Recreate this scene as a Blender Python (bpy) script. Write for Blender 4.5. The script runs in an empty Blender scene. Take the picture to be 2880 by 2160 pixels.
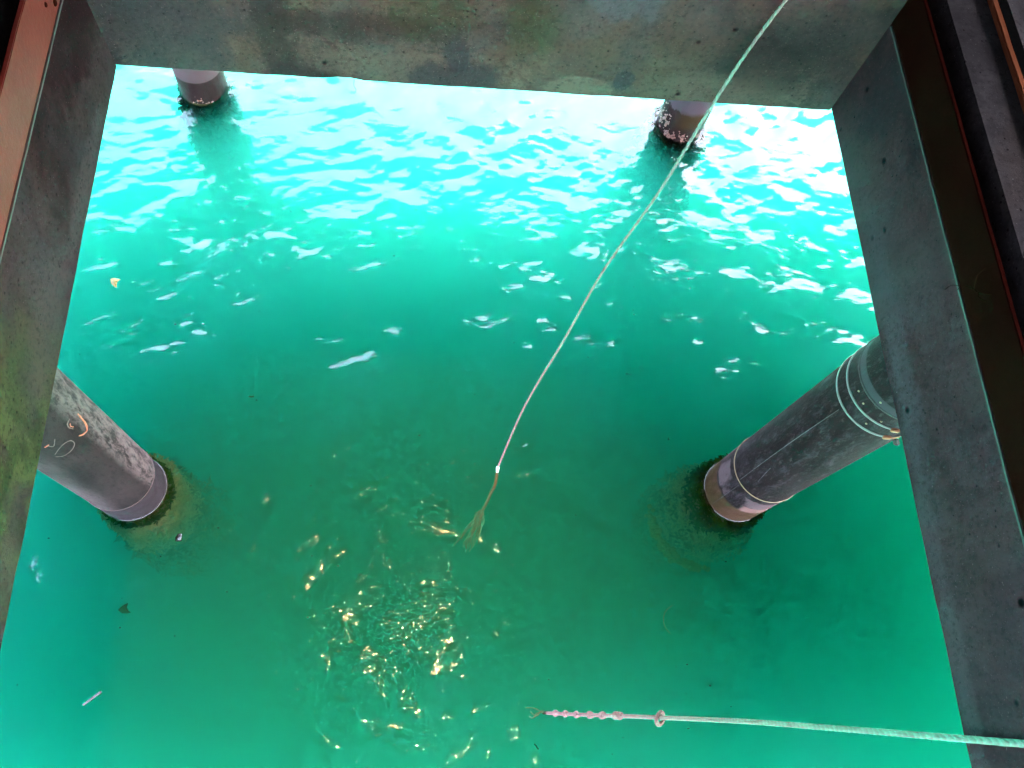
import bpy, bmesh, math, random
import numpy as np
from mathutils import Vector, Matrix, noise
random.seed(7); rng = np.random.default_rng(11)
S = bpy.context.scene
C = S.collection
PI = math.pi

# ------------------------------------------------------------------ helpers
def tag(o, label=None, cat=None, group=None, kind=None):
    if label: o['label'] = label
    if cat: o['category'] = cat
    if group: o['group'] = group
    if kind: o['kind'] = kind
    return o

def link(name, me, mat=None, parent=None, smooth=False):
    o = bpy.data.objects.new(name, me); C.objects.link(o)
    if mat: me.materials.append(mat)
    if smooth:
        me.polygons.foreach_set('use_smooth', [True] * len(me.polygons))
    if parent: o.parent = parent
    return o

def from_bm(name, bm, mat=None, parent=None, smooth=False):
    me = bpy.data.meshes.new(name); bm.to_mesh(me); bm.free()
    return link(name, me, mat, parent, smooth)

def empty(name, loc=(0, 0, 0)):
    o = bpy.data.objects.new(name, None); C.objects.link(o); o.location = loc
    return o

def add_box(bm, x0, x1, y0, y1, z0, z1):
    v = [bm.verts.new(p) for p in ((x0,y0,z0),(x1,y0,z0),(x1,y1,z0),(x0,y1,z0),(x0,y0,z1),(x1,y0,z1),(x1,y1,z1),(x0,y1,z1))]
    for f in ((3,2,1,0),(4,5,6,7),(0,1,5,4),(1,2,6,5),(2,3,7,6),(3,0,4,7)):
        bm.faces.new([v[i] for i in f])

def box(name, dims, mat, parent=None, bevel=0.0, origin=None):
    bm = bmesh.new(); add_box(bm, *dims)
    if bevel:
        bmesh.ops.bevel(bm, geom=bm.edges[:], offset=bevel, segments=2, affect='EDGES')
    o = from_bm(name, bm, mat, parent)
    return o

def rough_edge(o, cuts_len=0.05, amp=0.004, axis=1, seed=0):
    """worn arrises: subdivide lengthwise and jitter the long edges a little"""
    me = o.data; bm = bmesh.new(); bm.from_mesh(me)
    for _ in range(6):
        es = [e for e in bm.edges if abs((e.verts[0].co - e.verts[1].co)[axis]) > cuts_len]
        if not es: break
        bmesh.ops.subdivide_edges(bm, edges=es, cuts=1)
    for v in bm.verts:
        n = noise.noise_vector(Vector(v.co) * 9 + Vector((seed,)*3)) * amp + noise.noise_vector(Vector(v.co) * 45 + Vector((seed,)*3)) * amp * .45
        v.co += n
    bm.to_mesh(me); bm.free()

def catmull(pts, n=8):
    P = [Vector(p) for p in pts]; P = [P[0]*2-P[1]] + P + [P[-1]*2-P[-2]]
    out = []
    for i in range(1, len(P)-2):
        for k in range(n):
            t = k/n; a, b, c, d = P[i-1], P[i], P[i+1], P[i+2]
            out.append(.5*((2*b)+(c-a)*t+(2*a-5*b+4*c-d)*t*t+(3*b-a-3*c+d)*t**3))
    out.append(P[-2].copy()); return out

def tube(bm, pts, r, seg=10, cap=True, twist=None):
    """r number or function(t, angle) ; pts list of Vectors"""
    pts = [Vector(p) for p in pts]; rings = []; N = len(pts)
    up = Vector((0, 0, 1)); t0 = (pts[1]-pts[0]).normalized()
    if abs(t0.dot(up)) > .9: up = Vector((0, 1, 0))
    nrm = (up - t0*up.dot(t0)).normalized(); s = 0
    for i, p in enumerate(pts):
        t = (pts[min(i+1, N-1)]-pts[max(i-1, 0)]).normalized()
        nrm = (nrm - t*nrm.dot(t)).normalized(); b = t.cross(nrm)
        if i: s += (p-pts[i-1]).length
        ring = []
        for k in range(seg):
            a = 2*PI*k/seg; rr = r(s, a) if callable(r) else r
            ring.append(bm.verts.new(p+(nrm*math.cos(a)+b*math.sin(a))*rr))
        rings.append(ring)
    for A, B in zip(rings, rings[1:]):
        for k in range(seg):
            bm.faces.new((A[k], A[(k+1) % seg], B[(k+1) % seg], B[k]))
    if cap:
        bm.faces.new(rings[0][::-1]); bm.faces.new(rings[-1])

def lathe(bm, prof, seg=96, fn=None):
    """prof [(r,z)..]; fn(r,z,a)->r"""
    rings = []
    for r, z in prof:
        rings.append([bm.verts.new(((fn(r, z, 2*PI*k/seg) if fn else r)*math.cos(2*PI*k/seg),
                                    (fn(r, z, 2*PI*k/seg) if fn else r)*math.sin(2*PI*k/seg), z)) for k in range(seg)])
    for A, B in zip(rings, rings[1:]):
        for k in range(seg):
            bm.faces.new((A[k], A[(k+1) % seg], B[(k+1) % seg], B[k]))
    return rings

# ------------------------------------------------------------------ node helper
class NT:
    def __init__(s, name):
        s.m = bpy.data.materials.new(name); s.m.use_nodes = True
        s.t = s.m.node_tree; s.t.nodes.clear()
        s.out = s.n('ShaderNodeOutputMaterial'); s._co = None
    def n(s, typ, **kw):
        nd = s.t.nodes.new(typ)
        for k, v in kw.items(): setattr(nd, k, v)
        return nd
    def l(s, a, b): s.t.links.new(a, b)
    def setin(s, sock, v):
        if hasattr(v, 'is_output') or isinstance(v, bpy.types.NodeSocket): s.l(v, sock)
        else:
            if isinstance(v, (tuple, list)) and len(v) == 3 and sock.type == 'RGBA': v = (*v, 1)
            sock.default_value = v
    def coords(s, scale=(1, 1, 1), loc=(0, 0, 0), rot=(0, 0, 0), src='Object'):
        tc = s.n('ShaderNodeTexCoord'); mp = s.n('ShaderNodeMapping')
        s.l(tc.outputs[src], mp.inputs[0]); mp.inputs['Scale'].default_value = scale
        mp.inputs['Location'].default_value = loc; mp.inputs['Rotation'].default_value = rot
        return mp.outputs[0]
    def noise(s, v, scale, detail=4, rough=.55, dist=0.):
        nd = s.n('ShaderNodeTexNoise'); s.l(v, nd.inputs['Vector'])
        nd.inputs['Scale'].default_value = scale; nd.inputs['Detail'].default_value = detail
        nd.inputs['Roughness'].default_value = rough; nd.inputs['Distortion'].default_value = dist
        return nd.outputs['Fac']
    def voro(s, v, scale, feature='F1', rnd=1.):
        nd = s.n('ShaderNodeTexVoronoi', feature=feature); s.l(v, nd.inputs['Vector'])
        nd.inputs['Scale'].default_value = scale; nd.inputs['Randomness'].default_value = rnd
        return nd
    def ramp(s, f, stops):
        nd = s.n('ShaderNodeValToRGB'); s.l(f, nd.inputs[0]); e = nd.color_ramp.elements
        while len(e) < len(stops): e.new(.5)
        for i, (p, c) in enumerate(stops):
            e[i].position = p
            if not isinstance(c, (tuple, list)): c = (c, c, c)
            e[i].color = (*c, 1)
        return nd.outputs[0]
    def mix(s, f, a, b, mode='MIX'):
        nd = s.n('ShaderNodeMix', data_type='RGBA', blend_type=mode)
        s.setin(nd.inputs[0], f); s.setin(nd.inputs[6], a); s.setin(nd.inputs[7], b)
        return nd.outputs[2]
    def math(s, op, a, b=0., clamp=False):
        nd = s.n('ShaderNodeMath', operation=op, use_clamp=clamp); s.setin(nd.inputs[0], a); s.setin(nd.inputs[1], b)
        return nd.outputs[0]
    def sep(s, v):
        nd = s.n('ShaderNodeSeparateXYZ'); s.l(v, nd.inputs[0]); return nd.outputs
    def bump(s, h, strength=.3, dist=.01, nrm=None):
        nd = s.n('ShaderNodeBump'); s.l(h, nd.inputs['Height'])
        nd.inputs['Strength'].default_value = strength; nd.inputs['Distance'].default_value = dist
        if nrm: s.l(nrm, nd.inputs['Normal'])
        return nd.outputs[0]
    def principled(s, col, rough=.7, nrm=None, spec=.5, metal=0., **kw):
        if not any(q in s.m.name for q in ('weed', 'leaf', 'brightened_rope', 'thread')):
            col = s.mix(1.0, col, (.82, .76, .84) if 'concrete' in s.m.name else (.85, .76, .78) if 'pile' in s.m.name else (.70, .66, .68), 'MULTIPLY')      # base colours scaled down to balance the raised exposure
        p = s.n('ShaderNodeBsdfPrincipled'); s.setin(p.inputs['Base Color'], col); s.setin(p.inputs['Roughness'], rough)
        s.setin(p.inputs['Specular IOR Level'], spec); s.setin(p.inputs['Metallic'], metal)
        if nrm: s.l(nrm, p.inputs['Normal'])
        for k, v in kw.items(): s.setin(p.inputs[k], v)
        s.l(p.outputs[0], s.out.inputs[0]); return p

def pits(nt, v, scale, size, keep, seed=0.):
    """small dark blow-holes: voronoi cells, only a fraction of them kept, uneven sizes. returns 0..1 mask"""
    vo = nt.voro(v, scale)
    thr = nt.math('MULTIPLY', nt.sep(vo.outputs['Color'])[1], size)
    inside = nt.math('SUBTRACT', thr, vo.outputs['Distance'])
    m = nt.math('MULTIPLY', inside, 14., clamp=True)
    k = nt.math('GREATER_THAN', nt.sep(vo.outputs['Color'])[0], 1-keep)
    return nt.math('MULTIPLY', m, k)

def concrete(name, base=(.26, .265, .255), streak_axis='z', algae=0., brown=0., loc=(0, 0, 0), dark=.55, pitkeep=.25, patch=0., stains_and_tones=()):
    nt = NT(name); co = nt.coords(loc=loc)
    big = nt.noise(co, 1.7, 5, .6, .6)
    med = nt.noise(co, 7, 6, .65, .3)
    fine = nt.noise(co, 75, 5, .75)
    grit = nt.noise(co, 170, 2, .7)
    st = nt.coords(scale=(5, 5, .7), loc=loc, rot=(0.12, -0.08, 0)); streak = nt.noise(st, 2.6, 6, .62, .5)
    d = tuple(c*dark for c in base)
    col = nt.mix(nt.ramp(big, [(.36, 0), (.62, 1)]), d, base)
    col = nt.mix(nt.ramp(med, [(.42, 0), (.62, .55)]), col, tuple(min(c*1.25, 1) for c in base))
    col = nt.mix(nt.ramp(streak, [(.5, 0), (.68, .6)]), col, tuple(c*.5 for c in base))
    if brown:
        bn = nt.noise(co, 3.3, 6, .68, .8)
        col = nt.mix(nt.ramp(bn, [(.43, 0), (.6, brown)]), col, (base[0]*1.22, base[1]*.98, base[2]*.78))
    if algae:
        z = nt.sep(nt.coords())
        an = nt.noise(nt.coords(scale=(1, 1.6, .8), loc=loc), 4.2, 6, .66, 1.3)
        # the growth sits on the near half of the beam, where the face stays damp
        nd = nt.n('ShaderNodeMapRange'); nt.l(z[1], nd.inputs[0])
        nd.inputs[1].default_value = 1.05; nd.inputs[2].default_value = .45; nd.inputs[3].default_value = 0; nd.inputs[4].default_value = 1
        am = nt.math('MULTIPLY', nt.ramp(an, [(.36, 0), (.56, algae)]), nd.outputs[0])
        col = nt.mix(am, col, (.055, .036, .013))
        am2 = nt.math('MULTIPLY', nt.ramp(nt.noise(co, 5.1, 5, .6, 1.), [(.5, 0), (.62, .8)]), nd.outputs[0])
        col = nt.mix(am2, col, (.014, .012, .006))
    if patch:
        pn = nt.noise(co, 5.2, 8, .72, .4)
        zz = nt.sep(nt.coords())[2]
        nd = nt.n('ShaderNodeMapRange'); nt.l(zz, nd.inputs[0])
        nd.inputs[1].default_value = 4.22; nd.inputs[2].default_value = 4.05; nd.inputs[3].default_value = 0; nd.inputs[4].default_value = 1
        pm = nt.math('MULTIPLY', nt.ramp(pn, [(.53, 0), (.56, patch)]), nd.outputs[0])
        col = nt.mix(pm, col, (base[0]*1.75, base[1]*1.55, base[2]*1.3))
    if stains_and_tones:
        sx = nt.sep(nt.coords()); wob = nt.noise(co, 9, 6, .7, .6); wob2 = nt.noise(nt.coords(scale=(1, 1, .25), loc=loc), 30, 4, .7)
        for (axis, c0, z0, rx, rz, soft, amt, c3) in stains_and_tones:
            u = nt.math('MULTIPLY', nt.math('SUBTRACT', sx[axis], c0), 1/rx); v = nt.math('MULTIPLY', nt.math('SUBTRACT', sx[2], z0), 1/rz)
            d2 = nt.math('ADD', nt.math('MULTIPLY', u, u), nt.math('MULTIPLY', v, v))
            d2 = nt.math('ADD', d2, nt.math('MULTIPLY', nt.math('SUBTRACT', wob, .5), 2.6))
            d2 = nt.math('ADD', d2, nt.math('MULTIPLY', nt.math('SUBTRACT', wob2, .5), 1.2))
            mk = nt.math('MULTIPLY', nt.math('MULTIPLY', nt.math('SUBTRACT', 1., d2), 1/soft, clamp=True), amt)
            col = nt.mix(mk, col, tuple(b*k for b, k in zip(base, c3)))
    col = nt.mix(nt.ramp(fine, [(.36, .6), (.5, 0)]), col, tuple(c*.3 for c in base))
    col = nt.mix(nt.ramp(grit, [(.64, 0), (.74, .7)]), col, tuple(min(1, c*2.6) for c in base))
    p1 = pits(nt, nt.coords(loc=loc), 11, .15, pitkeep*.9); p2 = pits(nt, nt.coords(loc=(3.1+loc[0], 1, 2)), 37, .26, pitkeep*.7); p3 = pits(nt, nt.coords(loc=(7.1+loc[0], 4, 2)), 90, .36, pitkeep)
    p1 = nt.math('MAXIMUM', p1, nt.math('MULTIPLY', p3, .7))
    pm = nt.math('MAXIMUM', p1, p2)
    col = nt.mix(pm, col, (.003, .0018, .002))
    h = nt.math('SUBTRACT', nt.math('ADD', nt.math('MULTIPLY', fine, .5), med), nt.math('MULTIPLY', pm, 1.5))
    nt.principled(col, .95, nt.bump(h, .6, .006), spec=.0)
    return nt.m

M = {}
M['beam_left'] = concrete('concrete_left', (.034, .0155, .0165), algae=.95, loc=(1.7, 0, 4), dark=.3, pitkeep=.1, brown=.4,
    stains_and_tones=((1, 1.75, 4.38, .5, .26, .6, .75, (.3, .28, .26)), (1, 1.30, 4.05, .35, .05, .8, .5, (1.7, 1.5, 1.45)), (1, .9, 4.1, .25, .09, .8, .5, (1.6, 1.45, 1.3)), (1, .2, 4.06, .3, .07, .8, .5, (2.0, 1.9, 1.5))))  # first entry darkens the far upper corner
M['beam_far'] = concrete('concrete_far', (.050, .0205, .0200), brown=.9, loc=(4.1, 2, 1), dark=.3, pitkeep=.17, patch=.9,
    stains_and_tones=((0, -.72, 4.15, .22, .5, .5, .7, (.62, .75, .85)), (0, -.42, 4.2, .06, .5, .5, .7, (.4, .45, .45)),
            (0, -.1, 4.07, .33, .08, .7, .6, (1.5, 1.35, 1.15)), (0, -.15, 4.22, .35, .06, .8, .7, (.45, .42, .38)),
            (0, .10, 4.02, .16, .10, .5, .8, (.5, .5, .62)), (0, .10, 4.14, .045, .10, .5, .7, (.45, .47, .6)),
            (0, .04, 4.30, .13, .16, .9, .55, (.5, .68, .35)), (0, .31, 4.26, .10, .16, .9, .6, (.45, .68, .32)),
            (0, .5, 4.03, .12, .055, .25, .8, (2.0, 1.75, 1.5)), (0, .62, 4.07, .04, .05, .3, .8, (.55, .6, .8)),
            (0, .55, 4.42, .13, .12, .3, .7, (1.1, 1.35, 1.6)), (0, .9, 4.05, .3, .09, .8, .6, (1.9, 1.6, 1.35)), (0, 1.1, 4.2, .3, .15, .9, .6, (.5, .5, .5))))
M['beam_right'] = concrete('concrete_right', (.066, .0165, .0205), loc=(8.2, 5, 0), dark=.36, pitkeep=.2, brown=.3,
    stains_and_tones=((1, 1.5, 4.1, .3, .12, .8, .5, (.95, 1.1, .9)), (1, 1.62, 4.27, .12, .2, .5, .6, (.4, .5, .5)), (1, .9, 4.08, .6, .05, .8, .45, (1.3, 1.5, 1.6)), (1, .2, 4.04, .9, .04, .8, .5, (1.4, 1.6, 1.6))))
M['slab'] = concrete('concrete_slab', (.04, .038, .036), loc=(2, 7, 3), dark=.25, pitkeep=.1, brown=.3)

def rust(name, base, dark, amt=.6, spots=0., rough=.6):
    nt = NT(name); co = nt.coords()
    n1 = nt.noise(co, 6, 7, .7, .4); n2 = nt.noise(co, 60, 5, .7); n3 = nt.noise(co, 14, 4, .6)
    col = nt.mix(nt.ramp(n1, [(.35, 0), (.7, amt)]), base, dark)
    col = nt.mix(nt.ramp(n2, [(.4, .0), (.7, .4)]), col, tuple(c*.6 for c in base))
    col = nt.mix(nt.ramp(n3, [(.62, 0), (.7, .5)]), col, (min(1, base[0]*1.3), base[1]*1.15, base[2]*.9))
    if spots:
        col = nt.mix(pits(nt, nt.coords(), 9, .25, spots), col, (.03, .02, .02))
    nt.principled(col, rough, nt.bump(nt.math('ADD', n2, n1), .3, .004), spec=.08 if rough < .8 else .0)
    return nt.m
M['red_primer'] = rust('red_primer_steel', (.14, .021, .016), (.085, .011, .008), .8, spots=.3, rough=.55)
M['dark_rust'] = rust('dark_rusted_steel', (.020, .0030, .0020), (.008, .0016, .0012), .7, rough=.85)
M['orange_rust'] = rust('orange_rusted_steel', (.17, .055, .025), (.07, .022, .011), .6, rough=.8)
M['black_gap'] = rust('black_gap_shade', (.003, .003, .003), (.002, .002, .002), .7, rough=.9)  # near-black, standing for the shade in gap and groove

# ------------------------------------------------------------------ camera
cam = bpy.data.cameras.new('camera'); co_ = bpy.data.objects.new('camera', cam); C.objects.link(co_)
cam.sensor_width = 36; cam.lens = 28.387; cam.clip_end = 2000; cam.clip_start = .05
Rm = ((0.99283602, 0.02004353, 0.11779178), (-0.02489612, -0.92949022, 0.36800558), (0.11686244, -0.36830175, -0.92233236))
mw = Matrix([[Rm[i][0], -Rm[i][1], -Rm[i][2], 0] for i in range(3)] + [[0, 0, 0, 1]])
mw.translation = Vector((0, 0, 6))
co_.matrix_world = mw; S.camera = co_

# ------------------------------------------------------------------ world, sun
SUN_EL, SUN_AZ = 65, 100          # azimuth from +Y towards +X
w = bpy.data.worlds.new('World'); S.world = w; w.use_nodes = True
nt = w.node_tree; bg = nt.nodes['Background']
sky = nt.nodes.new('ShaderNodeTexSky'); sky.sky_type = 'NISHITA'; sky.sun_disc = False
sky.sun_elevation = math.radians(SUN_EL); sky.sun_rotation = math.radians(SUN_AZ)
sky.air_density = 1.0; sky.dust_density = 7.0; sky.ozone_density = 1.0
nt.links.new(sky.outputs[0], bg.inputs[0]); bg.inputs[1].default_value = .15
sl = bpy.data.lights.new('sun', 'SUN'); sl.energy = .6; sl.angle = math.radians(10); sl.color = (1, .95, .87)
so = bpy.data.objects.new('sun', sl); C.objects.link(so)
sd = Vector((math.sin(math.radians(SUN_AZ))*math.cos(math.radians(SUN_EL)), math.cos(math.radians(SUN_AZ))*math.cos(math.radians(SUN_EL)), math.sin(math.radians(SUN_EL))))
so.rotation_euler = sd.to_track_quat('Z', 'Y').to_euler()

# ------------------------------------------------------------------ water
PILES = {'L': (-2.03, 1.523, .238), 'R': (2.523, 1.528, .249), 'TL': (-1.944, 5.211, .206), 'TR': (2.444, 5.104, .218)}
def wave_height(X, Y):
    H = np.zeros_like(X)
    # rougher towards the open edge, calm below the hatch
    ew = np.clip((Y-0.2)/3.6, 0, 1)
    env = .50 + .50*ew*ew*(3-2*ew)
    nseries = 110
    lam = np.exp(rng.uniform(math.log(.07), math.log(.62), nseries))
    lam[:6] = rng.uniform(.9, 2.0, 6)
    th = rng.normal(PI/2+.22, .75, nseries)
    target = 0.135
    for i in range(nseries):
        k = 2*PI/lam[i]; slope = target*math.sqrt(2/nseries)*(1.0 if lam[i] > .14 else .7)
        H += slope/k*np.sin(k*(X*math.cos(th[i])+Y*math.sin(th[i]))+rng.uniform(0, 6.28))
    # groups: patches of stronger and weaker ripple
    g = np.zeros_like(X)
    for i in range(9):
        k = 2*PI/rng.uniform(1.2, 3.5); t = rng.uniform(0, 2*PI)
        g += np.sin(k*(X*math.cos(t)+Y*math.sin(t)*1.5)+rng.uniform(0, 6.28))
    env = env*np.clip(1+.2*g, .25, 1.8)
    H *= env
    # rings spreading from the piles
    for key, amp in (('L', .45), ('R', .4), ('TL', 1.0), ('TR', 1.0)):
        cx, cy, r = PILES[key]; D = np.hypot(X-cx, Y-cy)-r; A = np.arctan2(Y-cy, X-cx)
        side = .35+.65*np.clip(np.cos(A+.3), 0, 1)
        k = 2*PI/.085
        H += amp*side*.085/k*np.sin(k*D*(1-.12*D)+.8*np.sin(3*A))*np.exp(-np.clip(D, 0, 9)/.28)*(D > 0)
    return H

step = .0105
xs = np.concatenate([[-160, -60, -25, -12, -7, -5.4], np.arange(-4.6, 5.0, step), [5.6, 7, 12, 25, 60, 160]])
ys = np.concatenate([[-160, -60, -25, -12, -6, -3], np.arange(-1.2, 7.4, step), [8, 10, 14, 25, 60, 160]])
X, Y = np.meshgrid(xs, ys)
Z = wave_height(X, Y)
inner = (X > -4.61) & (X < 5.0) & (Y > -1.21) & (Y < 7.4)
Z = np.where(inner, Z, 0.)
nx, ny = len(xs), len(ys)
top = np.stack([X, Y, Z], -1).reshape(-1, 3)
idx = np.arange(nx*ny).reshape(ny, nx)
quads = np.stack([idx[:-1, :-1], idx[:-1, 1:], idx[1:, 1:], idx[1:, :-1]], -1).reshape(-1, 4)
bz = -9.0
ring = np.concatenate([idx[0, :-1], idx[:-1, -1], idx[-1, :0:-1], idx[:0:-1, 0]])
bot = top[ring].copy(); bot[:, 2] = bz
nb = len(ring); b0 = nx*ny
side = np.stack([ring, np.arange(nb)+b0, (np.arange(nb)+1) % nb+b0, np.roll(ring, -1)], -1)
verts = np.concatenate([top, bot])
me = bpy.data.meshes.new('water')
loops = np.concatenate([quads.ravel(), side.ravel(), (np.arange(nb)[::-1]+b0)])
nq = len(quads)+len(side)
me.vertices.add(len(verts)); me.vertices.foreach_set('co', verts.ravel())
me.loops.add(len(loops)); me.loops.foreach_set('vertex_index', loops.astype(np.int32))
me.polygons.add(nq+1)
me.polygons.foreach_set('loop_start', np.concatenate([np.arange(nq)*4, [nq*4]]).astype(np.int32))
me.polygons.foreach_set('loop_total', np.concatenate([np.full(nq, 4), [nb]]).astype(np.int32))
sm = np.ones(nq+1, bool); sm[len(quads):] = False
me.polygons.foreach_set('use_smooth', sm)
me.update(calc_edges=True)
nt = NT('sea_water')
fr = nt.n('ShaderNodeFresnel'); fr.inputs[0].default_value = 1.34
cw = nt.coords(scale=(.75, 1.25, 1))
# capillary ripples, in drifting patches, strongest in the sheltered water below the hatch
sy = nt.sep(nt.coords())
mr = nt.n('ShaderNodeMapRange'); nt.l(sy[1], mr.inputs[0])
mr.inputs[1].default_value = 2.6; mr.inputs[2].default_value = 1.2; mr.inputs[3].default_value = 0; mr.inputs[4].default_value = 1
cm = nt.math('MULTIPLY', nt.ramp(nt.noise(nt.coords(), 1.7, 3, .6, .5), [(.38, .4), (.60, 1)]), mr.outputs[0])
hh = nt.math('ADD', nt.math('MULTIPLY', nt.noise(cw, 15, 3, .5, .4), .42), nt.math('MULTIPLY', nt.math('MULTIPLY', nt.noise(cw, 12, 2, .45, .7), 1.05), cm))
fb = nt.bump(hh, 1.0, .01)
nt.l(fb, fr.inputs['Normal'])
tr = nt.n('ShaderNodeBsdfTransparent'); gl = nt.n('ShaderNodeBsdfGlossy'); gl.inputs['Roughness'].default_value = 0.026
nt.l(fb, gl.inputs['Normal'])
mx = nt.n('ShaderNodeMixShader'); nt.l(fr.outputs[0], mx.inputs[0]); nt.l(tr.outputs[0], mx.inputs[1]); nt.l(gl.outputs[0], mx.inputs[2])
nt.l(mx.outputs[0], nt.out.inputs[0])
WD = 1.4; WC = (.20, .986, .890, 1)
vs = nt.n('ShaderNodeVolumeScatter'); vs.inputs['Color'].default_value = WC; vs.inputs['Density'].default_value = WD
va = nt.n('ShaderNodeVolumeAbsorption'); va.inputs['Color'].default_value = WC; va.inputs['Density'].default_value = WD
ad = nt.n('ShaderNodeAddShader'); nt.l(vs.outputs[0], ad.inputs[0]); nt.l(va.outputs[0], ad.inputs[1])
nt.l(ad.outputs[0], nt.out.inputs['Volume'])
tag(link('water', me, nt.m), kind='structure')
# sea bed
nt = NT('sea_bed'); nt.principled(nt.mix(nt.noise(nt.coords(), 2), (.05, .09, .06), (.12, .15, .1)), .9)
tag(box('sea_bed', (-170, 170, -170, 170, -10.2, -9.2), nt.m), kind='structure')

# ------------------------------------------------------------------ pier deck and the beams round the hatch
XL, XR, YF, YN = -.9, 1.34, 1.79, -1.6
ZB, ZT, ZD = 4.0, 4.36, 4.5
def beam(name, dims, mat, label, seed, axis, notch=None):
    o = box(name, dims, mat, bevel=.004)
    rough_edge(o, .04, .0022, axis, seed)
    return tag(o, label, 'beam')
beam('concrete_beam', (XL-.45, XL, YN, YF-.001, ZB, ZT), M['beam_left'], 'grey concrete beam with green algae streaks below the salmon red steel strip', 3, 1)
fb_ = box('concrete_beam', (XL-.45, XR-.002, YF, YF+.42, ZB, ZD+.16), M['beam_far'], bevel=.003)
rough_edge(fb_, .035, .0025, 0, 9)
for v in fb_.data.vertices:      # the chipped notch in its lower arris
    d = abs(v.co.x+.225)
    if d < .04 and v.co.z < ZB+.02 and v.co.y < YF+.02: v.co.z += .007
tag(fb_, 'brown stained concrete beam across the far side of the hatch, chipped lower edge', 'beam')
beam('concrete_beam', (XR, XR+.45, YN, 3.2, ZB, ZT), M['beam_right'], 'blue grey concrete beam dotted with small dark holes, below the dark rusted steel edge', 5, 1)
beam('concrete_beam', (XL-.45, XR+.45, YN-.45, YN-.003, ZB, ZT), M['beam_right'], 'concrete beam on the near side of the hatch under the camera', 6, 0)

# deck slab: four pieces around the hatch, as one structure sheet
bm = bmesh.new()
G = .07; DX0, DX1, DY0 = -7.2, 10.8, -5.0
add_box(bm, DX0, XL-G, DY0, 7.4, ZT+.004, ZD)
add_box(bm, XR+G, DX1, DY0, 7.4, ZT+.004, ZD)
add_box(bm, XL-G, XR+G, YF+.425, 7.4, ZT+.004, ZD)
add_box(bm, XL-G, XR+G, DY0, YN-.05, ZT+.004, ZD)
add_box(bm, DX0, DX1, 7.12, 7.4, ZB, ZT)
add_box(bm, DX0, DX1, DY0, DY0+.3, ZB, ZT)
tag(from_bm('pier_deck', bm, M['slab']), kind='structure')
# black strips put where shade fills the deck gaps
# steel edge angles
def steel_angle(x, sgn, y0, y1, mat, label, top=ZD, pale=True):
    root = empty('steel_angle', (x, 0, ZT)); tag(root, label, 'steel angle')
    o = box('upright_leg', (-.012 if sgn < 0 else 0, 0 if sgn < 0 else .012, y0, y1, .004, top-ZT), mat, root, bevel=.002)
    rough_edge(o, .08, .0012, 1, 2)
    o2 = box('flat_leg', (-.065 if sgn < 0 else .013, -.013 if sgn < 0 else .065, y0, y1, .004, .016), M['black_gap'], root)
    return root
sa = steel_angle(XL, -1, YN, YF-.002, M['red_primer'], 'salmon red painted steel strip along the top of the left beam')
for yy, zz, rr_ in ((1.584, 4.42, .007), (1.628, 4.385, .010)):
    bm = bmesh.new(); bmesh.ops.create_cone(bm, cap_ends=True, segments=14, radius1=rr_, radius2=rr_*.7, depth=.004, matrix=Matrix.Rotation(PI/2, 4, 'Y'))
    o = from_bm('bolt_head', bm, M['dark_rust'], sa); o.location = (.001, yy, zz-ZT)
steel_angle(XR, 1, YN, 3.2, M['dark_rust'], 'dark brown rusted steel strip along the top of the right beam')
# pale mortar line where steel meets concrete
nt = NT('pale_mortar'); nt.principled(nt.mix(nt.noise(nt.coords(), 30, 5, .7), (.01, .006, .006), (.050, .022, .022)), .9)
for x, sg, yy, lb in ((XL, 1, YF-.003, 'thin pale mortar line under the salmon steel strip'), (XR, -1, 1.787, 'thin pale mortar line under the dark rusted steel strip')):
    o = box('mortar_line', (x-.0035 if sg < 0 else x-.002, x+.002 if sg < 0 else x+.0035, YN, yy, ZT-.003, ZT+.003), nt.m)
    rough_edge(o, .03, .0012, 1, 4); tag(o, lb, 'mortar line')
# raised rusted rail on the right deck, with the dark groove beyond it
xr = 1.535
root = empty('rusted_rail', (xr, 0, ZD)); tag(root, 'orange rusted steel rail on the deck right of the hatch, beside a black groove', 'rail')
o = box('rail_bar', (-.009, .010, YN, 4.2, .002, .02), M['orange_rust'], root, bevel=.003); rough_edge(o, .06, .002, 1, 8)
box('groove_strip', (.019, .05, YN, 4.2, .002, .008), M['black_gap'], root)
xl = -1.09
root = empty('rusted_rail', (xl, 0, ZD)); tag(root, 'dark brown timber and steel rail on the deck left of the salmon strip', 'rail')
o = box('rail_bar', (-.02, .02, YN, 2.6, .002, .03), M['dark_rust'], root, bevel=.003)
# near bar in the bottom right corner
nt = NT('mossy_rusted_bar'); cc = nt.coords(); z = nt.sep(cc)
nt.principled(nt.mix(nt.ramp(nt.noise(cc, 9, 5, .6), [(.4, 0), (.6, 1)]), (.12, .09, .05), (.15, .06, .03)), .8, nt.bump(nt.noise(cc, 60), .3, .004))
bm = bmesh.new()
p0, p1 = Vector((.30, -.147, 4.95)), Vector((1.33, -.155, 4.95))
dv = (p1-p0).normalized()
tube(bm, [p0+dv*t for t in np.linspace(0, 1.2, 20)], .022, 14)
tag(from_bm('guard_bar', bm, nt.m, smooth=True), 'moss stained rusty steel bar crossing the bottom right corner', 'bar')

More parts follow.
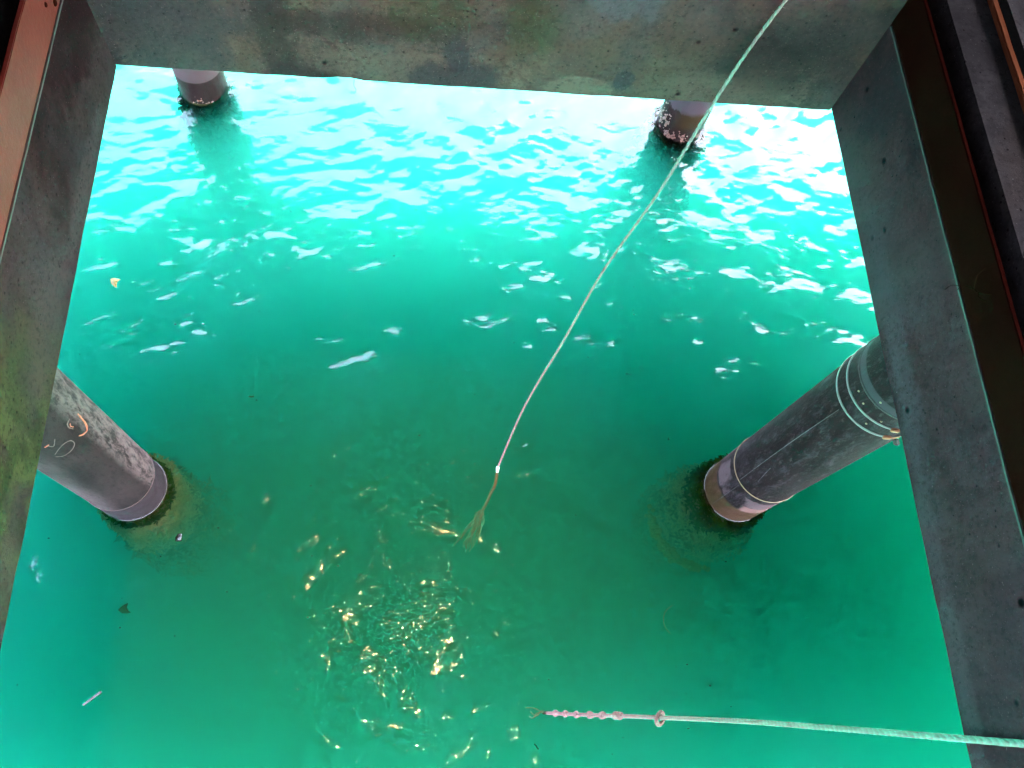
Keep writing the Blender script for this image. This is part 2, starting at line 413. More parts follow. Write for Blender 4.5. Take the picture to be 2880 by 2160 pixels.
# ------------------------------------------------------------------ unseen roof and walls added to block sky; doorways placed to light the hatch
nt = NT('light_shaping_boards'); nt.principled(nt.mix(nt.noise(nt.coords(scale=(1, 8, 1)), 2), (.05, .045, .04), (.09, .08, .07)), .9)
bm = bmesh.new()
add_box(bm, -3.6, 3.8, -3.1, 4.6, 8.4, 8.5)
add_box(bm, -3.6, -3.5, -3.1, 4.6, ZD+.003, 8.397)
add_box(bm, -3.497, 3.8, 4.5, 4.6, ZD+.003, 8.397)
add_box(bm, -3.497, -1.8, -3.1, -3.0, ZD+.003, 8.397); add_box(bm, 2.0, 3.8, -3.1, -3.0, ZD+.003, 8.397)
add_box(bm, -1.797, 1.997, -3.1, -3.0, 6.1, 8.397)
add_box(bm, 3.7, 3.8, 1.6, 4.497, ZD+.003, 8.397)
add_box(bm, 3.7, 3.8, -2.997, -1.2, ZD+.003, 8.397)
add_box(bm, 3.7, 3.8, -1.197, 1.597, 6.0, 8.397)
tag(from_bm('light_shaping_shelter', bm, nt.m), kind='structure')

# hanging work lamp above the hatch: its light is what glitters on the water
LX, LY, LZ = .0, 1.05, 7.3
root = empty('work_lamp', (LX, LY, LZ)); tag(root, 'hanging work lamp with a deep black shade above the hatch', 'lamp')
bm = bmesh.new(); lathe(bm, [(.02, .22), (.05, .2), (.08, .12), (.085, -.06)], 24)
nb_ = NT('black_enamel'); nb_.principled((.02, .02, .02), .4); from_bm('lamp_shade', bm, nb_.m, root, True)
bm = bmesh.new(); tube(bm, [(0, 0, .2), (0, 0, 1.1)], .006, 8); from_bm('cord', bm, nb_.m, root)
lp = bpy.data.lights.new('bulb', 'SPOT'); lp.energy = 15; lp.color = (1, .52, .24); lp.shadow_soft_size = .038
lp.spot_size = math.radians(42); lp.spot_blend = 1.0
lo = bpy.data.objects.new('bulb', lp); C.objects.link(lo); lo.parent = root
lo.rotation_euler = Vector((.1, .35, 7.0)).to_track_quat('Z', 'Y').to_euler()

# ------------------------------------------------------------------ piles
def pile_mat(name, kind):
    nt = NT(name); co = nt.coords(); s = nt.sep(co)
    ang = nt.math('ARCTAN2', s[1], s[0])
    cyl = nt.n('ShaderNodeCombineXYZ'); nt.l(nt.math('MULTIPLY', ang, .24), cyl.inputs[0]); nt.l(s[2], cyl.inputs[1])
    cv = cyl.outputs[0]
    mp = nt.n('ShaderNodeMapping'); nt.l(co, mp.inputs[0]); mp.inputs['Scale'].default_value = (1, 1, .3); mp.inputs['Location'].default_value = ({'L': 1.3, 'R': 5.2, 'TL': 8.1, 'TR': 2.6}[kind], 3, 1)
    nv = mp.outputs[0]
    blot = nt.noise(nv, 3.2, 7, .68, .7); speck = nt.noise(nv, 42, 6, .78, .2); scr = nt.noise(nv, 19, 7, .78, .3)
    if kind == 'R':
        col = nt.mix(nt.ramp(blot, [(.4, 0), (.68, 1)]), (.0025, .0018, .0018), (.011, .0085, .0092))
        col = nt.mix(nt.ramp(scr, [(.52, 0), (.68, .55)]), col, (.050, .043, .050))
        col = nt.mix(nt.ramp(speck, [(.55, 0), (.7, .55)]), col, (.065, .055, .05))
    elif kind == 'L':
        col = nt.mix(nt.ramp(blot, [(.38, 0), (.62, 1)]), (.006, .005, .005), (.021, .017, .0165))
        # scuffs on the right-hand face, with its lighter lit side painted in
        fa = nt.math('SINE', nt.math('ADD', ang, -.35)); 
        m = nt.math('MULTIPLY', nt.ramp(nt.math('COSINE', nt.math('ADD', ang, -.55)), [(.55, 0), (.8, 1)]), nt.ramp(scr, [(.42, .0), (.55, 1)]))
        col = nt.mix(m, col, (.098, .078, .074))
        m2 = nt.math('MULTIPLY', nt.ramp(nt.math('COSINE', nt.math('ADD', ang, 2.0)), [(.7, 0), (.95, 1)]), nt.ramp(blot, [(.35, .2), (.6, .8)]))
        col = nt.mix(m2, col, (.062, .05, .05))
        col = nt.mix(nt.ramp(speck, [(.52, 0), (.62, .7)]), col, (.004, .004, .005))
    else:
        col = nt.mix(nt.ramp(blot, [(.4, 0), (.62, 1)]), (.012, .008, .0075), (.022, .0155, .0145))
        col = nt.mix(nt.ramp(speck, [(.6, 0), (.74, .4)]), col, (.045, .038, .033))
    # zones by height (paint and tide staining) -------------
    def band(z0, z1, soft=.006, wob=.02, nz=None):
        zz = nt.math('ADD', s[2], nt.math('MULTIPLY', nt.math('SUBTRACT', nz if nz else blot, .5), wob))
        a = nt.math('MULTIPLY', nt.math('SUBTRACT', zz, z0), 1/soft, clamp=True)
        b = nt.math('MULTIPLY', nt.math('SUBTRACT', z1, zz), 1/soft, clamp=True)
        return nt.math('MULTIPLY', a, b)
    if kind == 'R':
        pk = nt.math('MULTIPLY', band(.31, .56, .012, .10, scr), nt.ramp(nt.noise(nv, 4.5, 5, .6), [(.42, 0), (.5, .9)]))
        col = nt.mix(pk, col, (.060, .044, .046))
        sal = nt.math('MULTIPLY', band(.27, .40, .01, .05, scr), nt.ramp(nt.math('COSINE', nt.math('ADD', ang, 1.55)), [(.86, 0), (.9, 1)]))
        col = nt.mix(sal, col, (.10, .06, .052))
        br = nt.mix(nt.ramp(nt.noise(nv, 5.5, 5, .6), [(.45, 0), (.55, 1)]), (.024, .017, .008), (.036, .021, .013))
        col = nt.mix(band(-.01, .30, .03, .03), col, br)
        gr = band(2.385, 2.455, .01, .01)
        col = nt.mix(gr, col, (.03, .026, .031))
    if kind == 'L':
        col = nt.mix(band(-.02, .30, .01, .01), col, (.020, .017, .019))
    if kind == 'TL':
        col = nt.mix(band(.245, 9, .006, .01), col, (.058, .041, .043))
    if kind == 'TR':
        col = nt.mix(band(.34, 9, .008, .16, scr), col, (.045, .033, .04))
        col = nt.mix(nt.math('MULTIPLY', band(.12, .40, .05, .15), nt.ramp(nt.math('COSINE', nt.math('ADD', ang, 1.2)), [(.4, 0), (.8, .8)])), col, (.022, .014, .005))
        col = nt.mix(nt.math('MULTIPLY', band(-.05, .2, .03, .1), .6), col, (.014, .008, .0075))
    # weed below the tide line
    uw = nt.math('MULTIPLY', nt.math('SUBTRACT', .0, s[2]), 60, clamp=True)
    wd = nt.mix(nt.ramp(nt.noise(nv, 9, 5, .7), [(.4, 0), (.6, 1)]), (.02, .028, .010) if kind[0] == 'T' else (.40, .48, .28), (.05, .05, .02) if kind[0] == 'T' else (.7, .75, .5))
    col = nt.mix(uw, col, wd)
    wet = nt.math('MULTIPLY', nt.math('SUBTRACT', .30, s[2]), 6, clamp=True)
    rg = nt.math('SUBTRACT', .7, nt.math('MULTIPLY', wet, .34))
    nt.principled(col, rg, nt.bump(nt.math('ADD', scr, nt.math('MULTIPLY', speck, .6)), .6, .006), spec=.05)
    return nt.m

def growth_mesh(r, n, zmin, zmax, spread, size, seed, thin=2.2):
    """ragged marine weed: many small bent blades round the pile below the tide line"""
    rr = random.Random(seed); bm = bmesh.new()
    for _ in range(n):
        a = rr.uniform(0, 2*PI); z = rr.uniform(zmin, zmax)
        cl = .5+.5*noise.noise(Vector((math.cos(a)*2.2, math.sin(a)*2.2, z*1.3+seed)))
        out = spread*cl*rr.random()**.7*min(1, .35+(zmax-z)*1.6)
        c = Vector((math.cos(a)*(r+out), math.sin(a)*(r+out), z))
        L = size*rr.uniform(.5, 1.6); W = L/thin*rr.uniform(.6, 1.2)
        ta = a+rr.choice((-1, 1))*rr.uniform(.5, 1.7)
        d = Vector((math.cos(ta), math.sin(ta), rr.uniform(-1.2, .3))).normalized()
        s = d.cross(Vector((rr.uniform(-1, 1), rr.uniform(-1, 1), rr.uniform(-.2, 1)))).normalized()
        k = d.cross(s)*L*.25
        v = [bm.verts.new(c-s*W*.35), bm.verts.new(c+s*W*.35), bm.verts.new(c+d*L*.5+s*W*.5+k), bm.verts.new(c+d*L), bm.verts.new(c+d*L*.5-s*W*.5+k)]
        if max(p.co.z for p in v) > -.004:
            dz = max(p.co.z for p in v)+.006
            for p in v: p.co.z -= dz
        bm.faces.new(v)
    return bm
def weed_mat(name, a, b):
    nt = NT(name); nt.principled(nt.mix(nt.ramp(nt.noise(nt.coords(), 8, 4, .7), [(.4, 0), (.6, 1)]), a, b), .8, spec=.2); return nt.m
M['weed_green'] = weed_mat('green_weed', (.03, .13, .01), (.13, .34, .04))
M['weed_brown'] = weed_mat('brown_weed', (.22, .26, .10), (.45, .50, .25))
M['weed_dark'] = weed_mat('dark_weed', (.003, .006, .003), (.016, .022, .006))
M['weed_pale'] = weed_mat('pale_weed', (.50, .70, .40), (.75, .85, .55))
M['weed_yellow'] = weed_mat('yellow_weed', (.38, .44, .05), (.55, .55, .12))
nt = NT('glint_rim'); nt.principled((.08, .075, .07), .2, spec=.8); M['rim'] = nt.m
nt = NT('pale_strap'); nt.principled(nt.mix(nt.noise(nt.coords(), 25), (.09, .09, .085), (.15, .14, .135)), .45); M['strap'] = nt.m
nt = NT('yellow_band'); nt.principled(nt.mix(nt.noise(nt.coords(), 20), (.13, .09, .035), (.19, .13, .06)), .5); M['yband'] = nt.m
nt = NT('rusted_buckle'); nt.principled(nt.mix(nt.noise(nt.coords(), 60), (.3, .085, .025), (.4, .18, .09)), .6); M['buckle'] = nt.m
nt = NT('orange_spray_paint'); nt.principled(nt.mix(nt.ramp(nt.noise(nt.coords(), 40, 5, .7), [(.4, 0), (.6, 1)]), (.45, .055, .012), (.3, .09, .045)), .6); M['spray'] = nt.m
nt = NT('faded_spray_paint'); nt.principled(nt.mix(nt.noise(nt.coords(), 30, 5), (.06, .035, .035), (.1, .052, .045)), .7); M['spray_faded'] = nt.m
nt = NT('dark_seam'); nt.principled((.012, .010, .010), .8); M['seam'] = nt.m
nt = NT('pale_seam'); nt.principled(nt.mix(nt.ramp(nt.noise(nt.coords(), 50, 5, .8), [(.45, 0), (.55, 1)]), (.015, .015, .017), (.09, .08, .09)), .8); M['pseam'] = nt.m
nt = NT('barnacle_shell'); nt.principled(nt.mix(nt.noise(nt.coords(), 60, 4), (.09, .035, .027), (.22, .11, .085)), .35, spec=.7); M['barnacle'] = nt.m

def pile(key, label):
    cx, cy, r = PILES[key]
    root = empty('concrete_pile', (cx, cy, 0)); tag(root, label, 'pile', 'piles standing in the water under the pier')
    bm = bmesh.new()
    zs = [-8.9, -6, -3.5] + list(np.arange(-2.6, 0, .06)) + list(np.arange(0, 4.35, .15)) + [4.355]
    def fn(rr, z, a):
        if z > -.02: return rr*(1+.003*noise.noise(Vector((math.cos(a)*2, math.sin(a)*2, z*2))))
        g = min(1, (-z)/.35)
        return rr + g*(.035+.05*(noise.noise(Vector((math.cos(a)*1.6+cx, math.sin(a)*1.6, z*2.2)))+.3*noise.noise(Vector((math.cos(a)*6, math.sin(a)*6, z*7+cx)))))
    rings = lathe(bm, [(r, z) for z in zs], 96, fn)
    from_bm('shaft', bm, pile_mat('pile_'+key, key), root, True)
    # pale ring put in for the bright glint where water climbs the pile
    def ringpart(name, z, rad, th, mat, a0=0, a1=2*PI, flat=1., n=96):
        bm = bmesh.new(); pts = []
        full = abs(a1-a0-2*PI) < 1e-6
        prev = None; first = None
        for i in range(n+(0 if full else 1)):
            a = a0+(a1-a0)*i/n
            sec = [bm.verts.new(((rad+th*math.cos(q))*math.cos(a), (rad+th*math.cos(q))*math.sin(a), z+th*flat*math.sin(q))) for q in np.linspace(0, 2*PI, 8, endpoint=False)]
            if prev:
                for k in range(8): bm.faces.new((prev[k], prev[(k+1) % 8], sec[(k+1) % 8], sec[k]))
            else: first = sec
            prev = sec
        if full:
            for k in range(8): bm.faces.new((prev[k], prev[(k+1) % 8], first[(k+1) % 8], first[k]))
        return from_bm(name, bm, mat, root, True)
    if key in 'LR': ringpart('glint_rim', .003, r+.001, .003, M['rim'])
    def onsurf(a_deg, z, off=.002):
        a = math.radians(a_deg); return Vector(((r+off)*math.cos(a), (r+off)*math.sin(a), z))
    def stroke(name, pts, wid, mat, off=.0015):
        """painted line lying on the pile: a thin ribbon that follows the curve of the shaft"""
        P = catmull([(a, z, 0) for a, z in pts], 8); bm = bmesh.new(); prev = None
        for i, p in enumerate(P):
            q = P[min(i+1, len(P)-1)]-P[max(i-1, 0)]
            t = Vector((math.radians(q.x)*r, q.y)).normalized(); nv = Vector((-t.y, t.x))
            wv = wid*(.7+.5*noise.noise(Vector((i*.35, wid*90, 0))))*(.35+.65*math.sin(PI*min(1, max(0, (i+.6)/(len(P)+.2))))**.5)
            e = []
            for sgn in (-1, 1):
                a2 = p.x+math.degrees(nv.x*sgn*wv/r); z2 = p.y+nv.y*sgn*wv
                e += [bm.verts.new(onsurf(a2, z2, off)), bm.verts.new(onsurf(a2, z2, off-.0012))]
            if prev:
                bm.faces.new((prev[0], e[0], e[2], prev[2])); bm.faces.new((prev[1], prev[3], e[3], e[1]))
                bm.faces.new((prev[0], prev[1], e[1], e[0])); bm.faces.new((prev[2], e[2], e[3], prev[3]))
            prev = e
        return from_bm(name, bm, mat, root, True)
    if key == 'R':
        ringpart('strap', 2.15, r+.0035, .0045, M['strap'], flat=1.6); ringpart('strap', 2.262, r+.0035, .0045, M['strap'], flat=1.6)
        for z, a in ((2.152, -95), (2.262, -99)):
            bm = bmesh.new(); add_box(bm, -.008, .010, -.022, .022, -.010, .010)
            bmesh.ops.bevel(bm, geom=bm.edges[:], offset=.003, segments=2, affect='EDGES')
            o = from_bm('buckle', bm, M['buckle'], root); o.location = onsurf(a, z, .008); o.rotation_euler = (0, 0, math.radians(a))
            bm = bmesh.new(); tube(bm, [onsurf(a+q, z+.0, .009) for q in (0, 4, 8, 12, 16)], .0045, 6)
            from_bm('rusted_strap_end', bm, M['buckle'], root)
        bm = bmesh.new(); add_box(bm, -.004, .03, -.012, .012, -.012, .02); bmesh.ops.bevel(bm, geom=bm.edges[:], offset=.004, segments=2, affect='EDGES')
        o = from_bm('white_clip', bm, M['rim'], root); o.location = onsurf(-72, 2.07, .004); o.rotation_euler = (0, .5, math.radians(-72))
        ringpart('joint_ring', 2.38, r+.0005, .0035, M['seam'])
        ringpart('yellow_band', .642, r+.002, .0045, M['yband'])
        # longitudinal joint of the jacket
        stroke('jacket_seam', [(-158, .66), (-160, 1.1), (-161, 1.6), (-160.5, 2.1)], .0022, M['pseam'])
        stroke('jacket_seam', [(-150, .02), (-151, .25), (-152, .60)], .002, M['seam'])
        stroke('scratch', [(-140, .86), (-144, 1.0), (-147, 1.12)], .0018, M['pseam'])
        for a, z in ((-150, 2.31), (-128, 2.20), (-120, 2.29), (-140, 2.42), (-165, 2.33)):
            bm = bmesh.new(); bmesh.ops.create_uvsphere(bm, u_segments=8, v_segments=6, radius=.006)
            o = from_bm('pale_scab', bm, M['yband'], root, True); o.location = onsurf(a, z, .0)
        from_bm('green_weed', growth_mesh(r, 3600, -.36, -.005, .13, .035, 5), M['weed_green'], root)
        from_bm('brown_weed', growth_mesh(r, 3600, -2.0, -.45, .30, .055, 6), M['weed_brown'], root)
        from_bm('pale_weed', growth_mesh(r+.02, 3600, -1.1, -.3, .24, .045, 18), M['weed_pale'], root)
        rr = random.Random(3); bm = bmesh.new()
        for _ in range(260):
            t = rr.random(); a = math.radians(-165+rr.gauss(0, 9)+t*60); z = -.72-.05*t+rr.gauss(0, .03); q = r+.22+rr.uniform(0, .05)
            c = Vector((q*math.cos(a), q*math.sin(a), z)); bmesh.ops.create_icosphere(bm, subdivisions=1, radius=rr.uniform(.012, .03), matrix=Matrix.Translation(c))
        from_bm('yellow_sponge', bm, M['weed_yellow'], root)
    if key == 'L':
        ringpart('collar_edge', .315, r+.001, .0022, M['spray_faded'])
        stroke('painted_circle', [(-6, 1.69), (-7, 1.64), (-9.5, 1.56), (-15, 1.52), (-22, 1.535), (-27, 1.565)], .0085, M['spray'])
        stroke('painted_circle', [(-25, 1.66), (-27, 1.71), (-24, 1.745), (-18, 1.75)], .005, M['spray_faded'])
        stroke('painted_circle', [(-23, 1.67), (-24.5, 1.70), (-22.5, 1.72)], .0045, M['spray'])
        stroke('painted_loop', [(-66, 1.53), (-58, 1.50), (-46, 1.51), (-38, 1.545), (-38, 1.60), (-46, 1.62), (-55, 1.60), (-64, 1.56)], .0035, M['spray_faded'])
        stroke('painted_dot', [(-58, 1.70), (-61, 1.695), (-64, 1.69)], .008, M['spray'])
        stroke('painted_loop', [(-48, 1.72), (-56, 1.66), (-60, 1.69)], .003, M['spray_faded'])
        from_bm('green_weed', growth_mesh(r, 1500, -.22, -.02, .05, .03, 15), M['weed_green'], root)
        from_bm('brown_weed', growth_mesh(r, 2600, -1.9, -.5, .28, .055, 16), M['weed_brown'], root)
        from_bm('pale_weed', growth_mesh(r+.02, 4200, -.7, -.12, .12, .045, 17), M['weed_pale'], root)
    if key == 'TL':
        from_bm('dark_weed', growth_mesh(r, 6000, -2.4, -.05, .09, .05, 25), M['weed_dark'], root)
        stroke('rust_streak', [(-95, .045), (-88, .035), (-84, .05)], .006, M['buckle'])
    if key == 'TR':
        from_bm('green_weed', growth_mesh(r, 3600, -.45, -.005, .15, .04, 35), weed_mat('olive_weed', (.010, .018, .004), (.05, .05, .014)), root)
        from_bm('dark_weed', growth_mesh(r, 6500, -2.2, -.2, .30, .055, 36), M['weed_dark'], root)
    if key in ('TL', 'TR'):
        rr = random.Random(9 if key == 'TR' else 4); bm = bmesh.new(); n = 0
        tot = 330 if key == 'TR' else 16
        while n < tot:
            if key == 'TR':
                a = rr.choice([rr.gauss(-160, 16), rr.gauss(-125, 14), rr.gauss(-105, 10), rr.uniform(-200, -40)])
                z = abs(rr.gauss(.0, .055))+.0 + (.16*rr.random() if a < -140 else 0)
            else:
                a = rr.gauss(-88, 16); z = abs(rr.gauss(.03, .03))
            if noise.noise(Vector((a*.09, z*22, 1.5))) < -.02 and key == 'TR': n += .3; continue
            s = rr.uniform(.005, .014)
            p = onsurf(a, z, -.002); dirn = Vector((p.x, p.y, 0)).normalized()
            mt = Matrix.Translation(p) @ dirn.to_track_quat('Z', 'Y').to_matrix().to_4x4()
            bmesh.ops.create_cone(bm, cap_ends=True, segments=7, radius1=s, radius2=s*.45, depth=s*1.5, matrix=mt); n += 1
        from_bm('barnacle_patch', bm, M['barnacle'], root)
    return root
pile('L', 'scuffed grey concrete pile marked with orange spray paint, rising behind the left beam')
pile('R', 'dark jacketed pile with two pale straps and a yellow band, rising behind the right beam')
pile('TL', 'smooth grey pile with a pale upper zone, under the far beam towards its left end')
pile('TR', 'barnacle crusted pile under the far beam, behind the long thin rope')

# ------------------------------------------------------------------ ropes
nt = NT('white_rope'); tc = nt.n('ShaderNodeTexCoord')
c_ = nt.coords(); fz = nt.noise(c_, 240, 3, .7)
wv = nt.n('ShaderNodeTexWave'); nt.l(nt.coords(rot=(.5, .35, 0)), wv.inputs[0]); wv.inputs['Scale'].default_value = 34; wv.inputs['Distortion'].default_value = 1.2
col = nt.mix(nt.ramp(nt.noise(c_, 20, 4), [(.4, 0), (.6, .5)]), (.26, .125, .12), (.18, .09, .085))
col = nt.mix(nt.ramp(wv.outputs['Fac'], [(.0, .25), (.4, 0)]), col, (.3, .3, .26))
nt.principled(col, .85, nt.bump(nt.math('ADD', fz, wv.outputs['Fac']), .6, .004), spec=.2)
M['rope'] = nt.m
def twisted(r, pitch=.045, lobes=3, amp=.12):
    return lambda s, a: r*(1+amp*math.cos(lobes*(a-2*PI*s/pitch/lobes*1.0)))
def resample(pts, d):
    out = [pts[0]]; acc = 0
    for a, b in zip(pts, pts[1:]):
        L = (b-a).length; t = d-acc
        while t <= L:
            out.append(a.lerp(b, t/L)); t += d
        acc = (acc+L) % d if L+acc >= d else acc+L
    return out
root = empty('thin_rope', (.637, 1.697, 0)); tag(root, 'long thin pale rope slanting from the far beam down into the water', 'rope')
pts = [(.637,1.697,0),(.641,1.659,1.254),(.664,1.64,1.893),(.702,1.626,2.481),(.749,1.637,3.148),(.831,1.657,3.679),(.894,1.716,4.03),(.931,1.742,4.243),(.972,1.765,4.403),(1.02,1.775,4.6)]
P = resample(catmull([Vector(p)-root.location for p in pts], 10), .006)
bm = bmesh.new(); tube(bm, P, lambda s, a: (.0072-.0022*min(1, s/4.3))*(1+.1*math.cos(3*a-2*PI*s/.04)), 9)
rr = random.Random(2)
for p in P[40:]:                                    # loose fibres
    if rr.random() < .10:
        d = Vector((rr.uniform(-1, 1), rr.uniform(-1, 1), rr.uniform(-.6, .6))).normalized()
        v0 = p+d*.007; bm.faces.new([bm.verts.new(v0), bm.verts.new(v0+Vector((0, 0, .0014))), bm.verts.new(v0+d*rr.uniform(.004, .014))])
from_bm('strand', bm, M['rope'], root, True)
bm = bmesh.new()
up = [(.637,1.697,.02),(.622,1.582,-.06),(.59,1.52,-.13),(.574,1.484,-.19),(.542,1.425,-.28)]
tube(bm, resample(catmull([Vector(p)-root.location for p in up], 8), .01), .012, 8)
for k in range(16):
    b = Vector((.542, 1.425, -.28)); q = [b+Vector((0, .02*rr.gauss(0, 1), 0))]
    for j in range(6): q.append(q[-1]+Vector((-.018+rr.gauss(0, .018), -.04+rr.gauss(0, .012), -.035+rr.gauss(0, .01))))
    tube(bm, [v-root.location for v in q], .0035, 5)
ntw = NT('brightened_rope'); ntw.principled((.8, .8, .7), .8); from_bm('sunken_end', bm, ntw.m, root, True)  # rope colour lightened to make up for dim light underwater

root = empty('knotted_rope', (.953, -.066, .01)); tag(root, 'thick white rope with a row of knots dipping into the water near the bottom', 'rope')
pts = [(.945,-.066,-.12),(.953,-.066,.0),(1.011,-.071,.683),(1.082,-.073,1.491),(1.138,-.076,2.098),(1.215,-.081,2.889),(1.276,-.093,3.473),(1.312,-.102,3.872),(1.335,-.109,4.178),(1.345,-.112,4.45)]
P = resample(catmull([Vector(p)-root.location for p in pts], 12), .008)
bm = bmesh.new(); tube(bm, P, lambda s, a: .0108*(1-.24*min(1, s/4.4))*(1+.04*math.cos(3*a-2*PI*s/.06)), 12)
for p in P:
    if rr.random() < .5:
        d = Vector((rr.uniform(-1, 1), rr.uniform(-1, 1), rr.uniform(-.6, .6))).normalized()
        v0 = p+d*.012; bm.faces.new([bm.verts.new(v0), bm.verts.new(v0+Vector((0, 0, .0014))), bm.verts.new(v0+d*rr.uniform(.003, .008))])
from_bm('strand', bm, M['rope'], root, True)
for i, (x, y, z) in enumerate([(.972,-.067,.228),(.994,-.069,.488),(1.016,-.071,.746),(1.041,-.071,1.027),(1.061,-.072,1.263),(1.082,-.072,1.493),(1.087,-.073,1.56)]):
    bm = bmesh.new(); q = []
    for k in range(30):
        a = 2*PI*k/20*1.5; rad = .011+.002*math.sin(a*.5)
        q.append(Vector((rad*math.cos(a), rad*math.sin(a), (k-15)*.0018+.012*math.sin(a))))
    tube(bm, q, .0095, 8)
    o = from_bm('knot', bm, M['rope'], root, True); o.location = Vector((x, y, z))-root.location; o.rotation_euler = (0, -.08, i*1.3)
bm = bmesh.new(); q = []
for k in range(37):
    a = 2*PI*k/30; q.append(Vector((.028*math.cos(a), .028*math.sin(a), .02*math.sin(a/1.3)+.0008*k)))
tube(bm, q, .0095, 10)
o = from_bm('loop_knot', bm, M['rope'], root, True); o.location = Vector((1.137, -.076, 2.08))-root.location; o.rotation_euler = (.35, .2, .4)

root_k = root
for k in range(4):                                  # frayed end drifting off under the surface
    q = [Vector((-.01, 0, -.10))]
    for j in range(6): q.append(q[-1]+Vector((-.018+rr.gauss(0, .008), rr.gauss(0, .012), -.004)))
    bm = bmesh.new() if k == 0 else bm
    tube(bm, q, .0028, 5)
from_bm('frayed_end', bm, ntw.m, root_k, True)

# thin dark thread hanging from the chipped edge
bm = bmesh.new(); tube(bm, catmull([(-.207, 1.786, 4.01), (-.209, 1.784, 3.985), (-.204, 1.786, 3.965), (-.206, 1.785, 3.955)], 6), .0009, 6)
tag(from_bm('thread', bm, M['weed_dark'], smooth=True), 'thin dark thread hanging from the notch in the far beam', 'thread')
# dry roots caught on the rusted strip
nt = NT('dry_root'); nt.principled((.02, .006, .003), .9, spec=.0)
bm = bmesh.new()
for q in ([(1.333,.93,4.362),(1.325,.925,4.39),(1.33,.90,4.42),(1.322,.88,4.44),(1.33,.86,4.47)], [(1.33,.90,4.42),(1.322,.92,4.45),(1.33,.93,4.475)], [(1.325,.925,4.39),(1.31,.935,4.375),(1.30,.93,4.36)], [(1.322,.88,4.44),(1.312,.86,4.45),(1.318,.845,4.46)]):
    tube(bm, catmull(q, 5), .0011, 5)
tag(from_bm('dry_root', bm, nt.m), 'tuft of dry brown roots clinging to the dark rusted strip', 'root')

# ------------------------------------------------------------------ things floating
def leafshape(name, outline, loc, rot, mat, label, cat, bend=.01):
    bm = bmesh.new(); n = len(outline)
    c = bm.verts.new((0, 0, bend)); c2 = bm.verts.new((0, 0, bend-.0015))
    A = [bm.verts.new((x, y, .004*math.sin(x*90+y*50))) for x, y in outline]
    B = [bm.verts.new((v.co.x, v.co.y, v.co.z-.0015)) for v in A]
    for i in range(n):
        j = (i+1) % n
        bm.faces.new((c, A[i], A[j])); bm.faces.new((c2, B[j], B[i])); bm.faces.new((A[i], B[i], B[j], A[j]))
    o = from_bm(name, bm, mat, None, True); o.location = loc; o.rotation_euler = rot
    return tag(o, label, cat)
nt = NT('yellow_leaf'); nt.principled(nt.mix(nt.noise(nt.coords(), 30, 3), (.10, .085, .005), (.12, .075, .006)), .6); ly = nt.m
sh = [(-.045,.04),(-.01,.045),(.03,.038),(.045,.03),(.02,.005),(.012,-.03),(.018,-.055),(-.01,-.04),(-.035,-.01)]
leafshape('leaf', [(x*.85, y*.85) for x, y in sh], (-2.39, 3.188, .014), (.05, .05, .1), ly, 'yellow green leaf floating near the left beam among white glints', 'leaf')
leafshape('leaf', [(x*.9, y*.75) for x, y in sh], (-2.02, .69, -.2), (.2, -.15, .7), ly, 'blurred yellow green leaf sunk below the left pile', 'leaf')
nt = NT('pale_reed'); nt.principled((.04, .04, .04), .5); 
bm = bmesh.new(); tube(bm, catmull([(-2.129,.062,.004),(-2.10,.085,.006),(-2.06,.118,.004),(-2.029,.142,.006)], 5), lambda s, a: .009*(1 if abs(math.cos(a)) > .5 else .6), 8)
tag(from_bm('reed', bm, nt.m, smooth=True), 'short pale straight reed just under the surface at lower left', 'reed')
nt = NT('clear_jelly'); nt.principled((.09, .095, .1), .1, spec=1.0); jl = nt.m
bm = bmesh.new(); bmesh.ops.create_uvsphere(bm, u_segments=20, v_segments=12, radius=.022)
for v in bm.verts: v.co = Vector((v.co.x, v.co.y, v.co.z*.35)) * (1+.9*noise.noise(v.co*70))
o = from_bm('foam_blob', bm, jl, None, True); o.location = (-1.655, 1.159, .004)
tag(o, 'white foam blob floating below the waterline of the left pile', 'foam')
bm = bmesh.new()
for x, y, s in ((-1.74, 1.0, .009), (-1.70, .985, .012), (-1.76, 1.09, .010), (-1.79, .93, .011), (-1.66, 1.0, .007)):
    bmesh.ops.create_uvsphere(bm, u_segments=8, v_segments=5, radius=s, matrix=Matrix.Translation((x, y, .0)) @ Matrix.Diagonal((1.3, 1, .3, 1)))
bm.free()
nt = NT('pale_thread'); nt.principled((.5, .6, .45), .6)
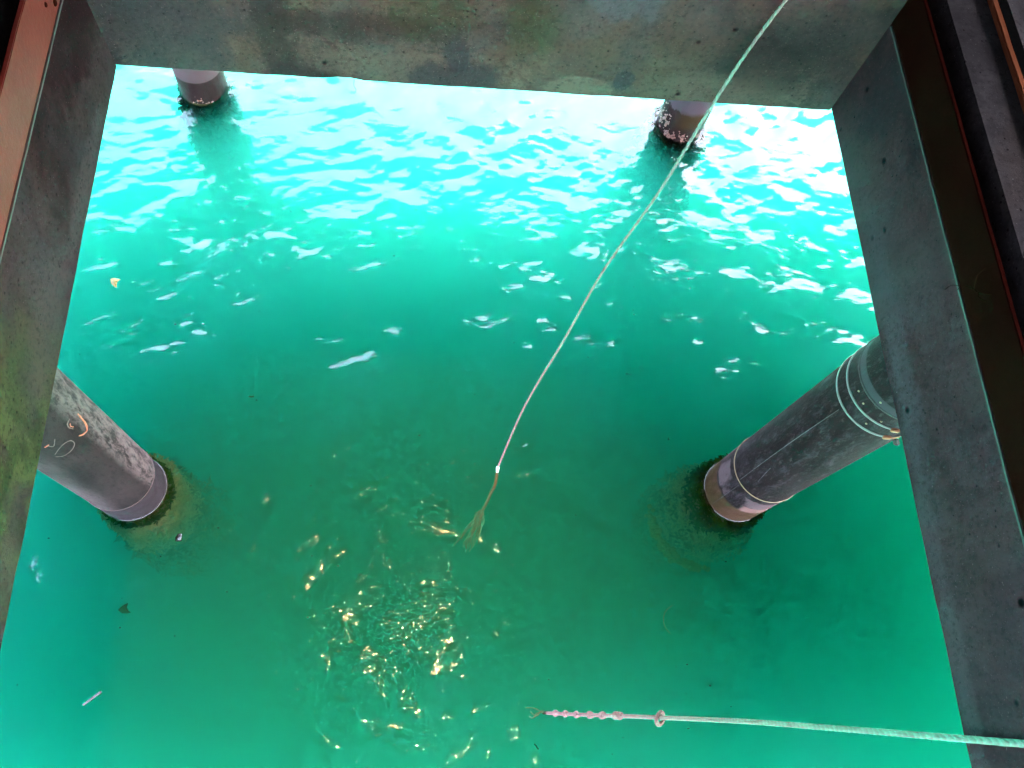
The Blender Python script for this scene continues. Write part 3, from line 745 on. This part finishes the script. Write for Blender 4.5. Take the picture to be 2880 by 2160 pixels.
bm = bmesh.new(); tube(bm, catmull([(1.955,.66,-.10),(1.90,.62,-.10),(1.875,.56,-.1),(1.885,.50,-.1),(1.92,.455,-.1)], 6), .0025, 6)
tag(from_bm('thread', bm, nt.m, smooth=True), 'curved pale thread drifting under the surface right of centre', 'thread')
bm = bmesh.new(); tube(bm, catmull([(.87,-.265,-.12),(.885,-.28,-.12),(.89,-.29,-.12),(.90,-.30,-.12)], 5), .005, 6)
tag(from_bm('seaweed_scrap', bm, M['weed_dark'], smooth=True), 'small dark scrap of seaweed below the knotted rope', 'seaweed')
bm = bmesh.new(); tube(bm, catmull([(-1.33,2.343,-.25),(-1.31,2.338,-.25),(-1.29,2.343,-.25)], 5), .006, 6)
tag(from_bm('seaweed_scrap', bm, M['weed_brown'], smooth=True), 'small brown scrap of seaweed between the left pile and the far piles', 'seaweed')
# drifting specks: nobody could count them
rr = random.Random(21); bm = bmesh.new()
for _ in range(170):
    x = rr.uniform(-2.6, 2.4); y = rr.uniform(-.6, 4.2); s = rr.choice([.002, .003, .003, .005])
    bmesh.ops.create_icosphere(bm, subdivisions=1, radius=s, matrix=Matrix.Translation((x, y, rr.uniform(-.12, .004))) @ Matrix.Diagonal((rr.uniform(.8, 2.2), 1, .5, 1)))
nt = NT('foam_speck'); nt.principled((.2, .2, .2), .5)
tag(from_bm('floating_specks', bm, nt.m), 'tiny white specks scattered over the green water', 'specks', kind='stuff')

# ------------------------------------------------------------------ render settings
S.view_settings.view_transform = 'Standard'; S.view_settings.look = 'None'; S.view_settings.gamma = 1
S.view_settings.exposure = 6.12
S.render.engine = 'CYCLES'
cy = S.cycles
cy.use_denoising = True; cy.use_adaptive_sampling = True; cy.adaptive_threshold = .02
try: cy.denoiser = 'OPENIMAGEDENOISE'
except Exception: pass
cy.max_bounces = 13; cy.diffuse_bounces = 4; cy.glossy_bounces = 4; cy.volume_bounces = 9; cy.transparent_max_bounces = 12
cy.sample_clamp_indirect = 12; cy.caustics_reflective = False; cy.caustics_refractive = False
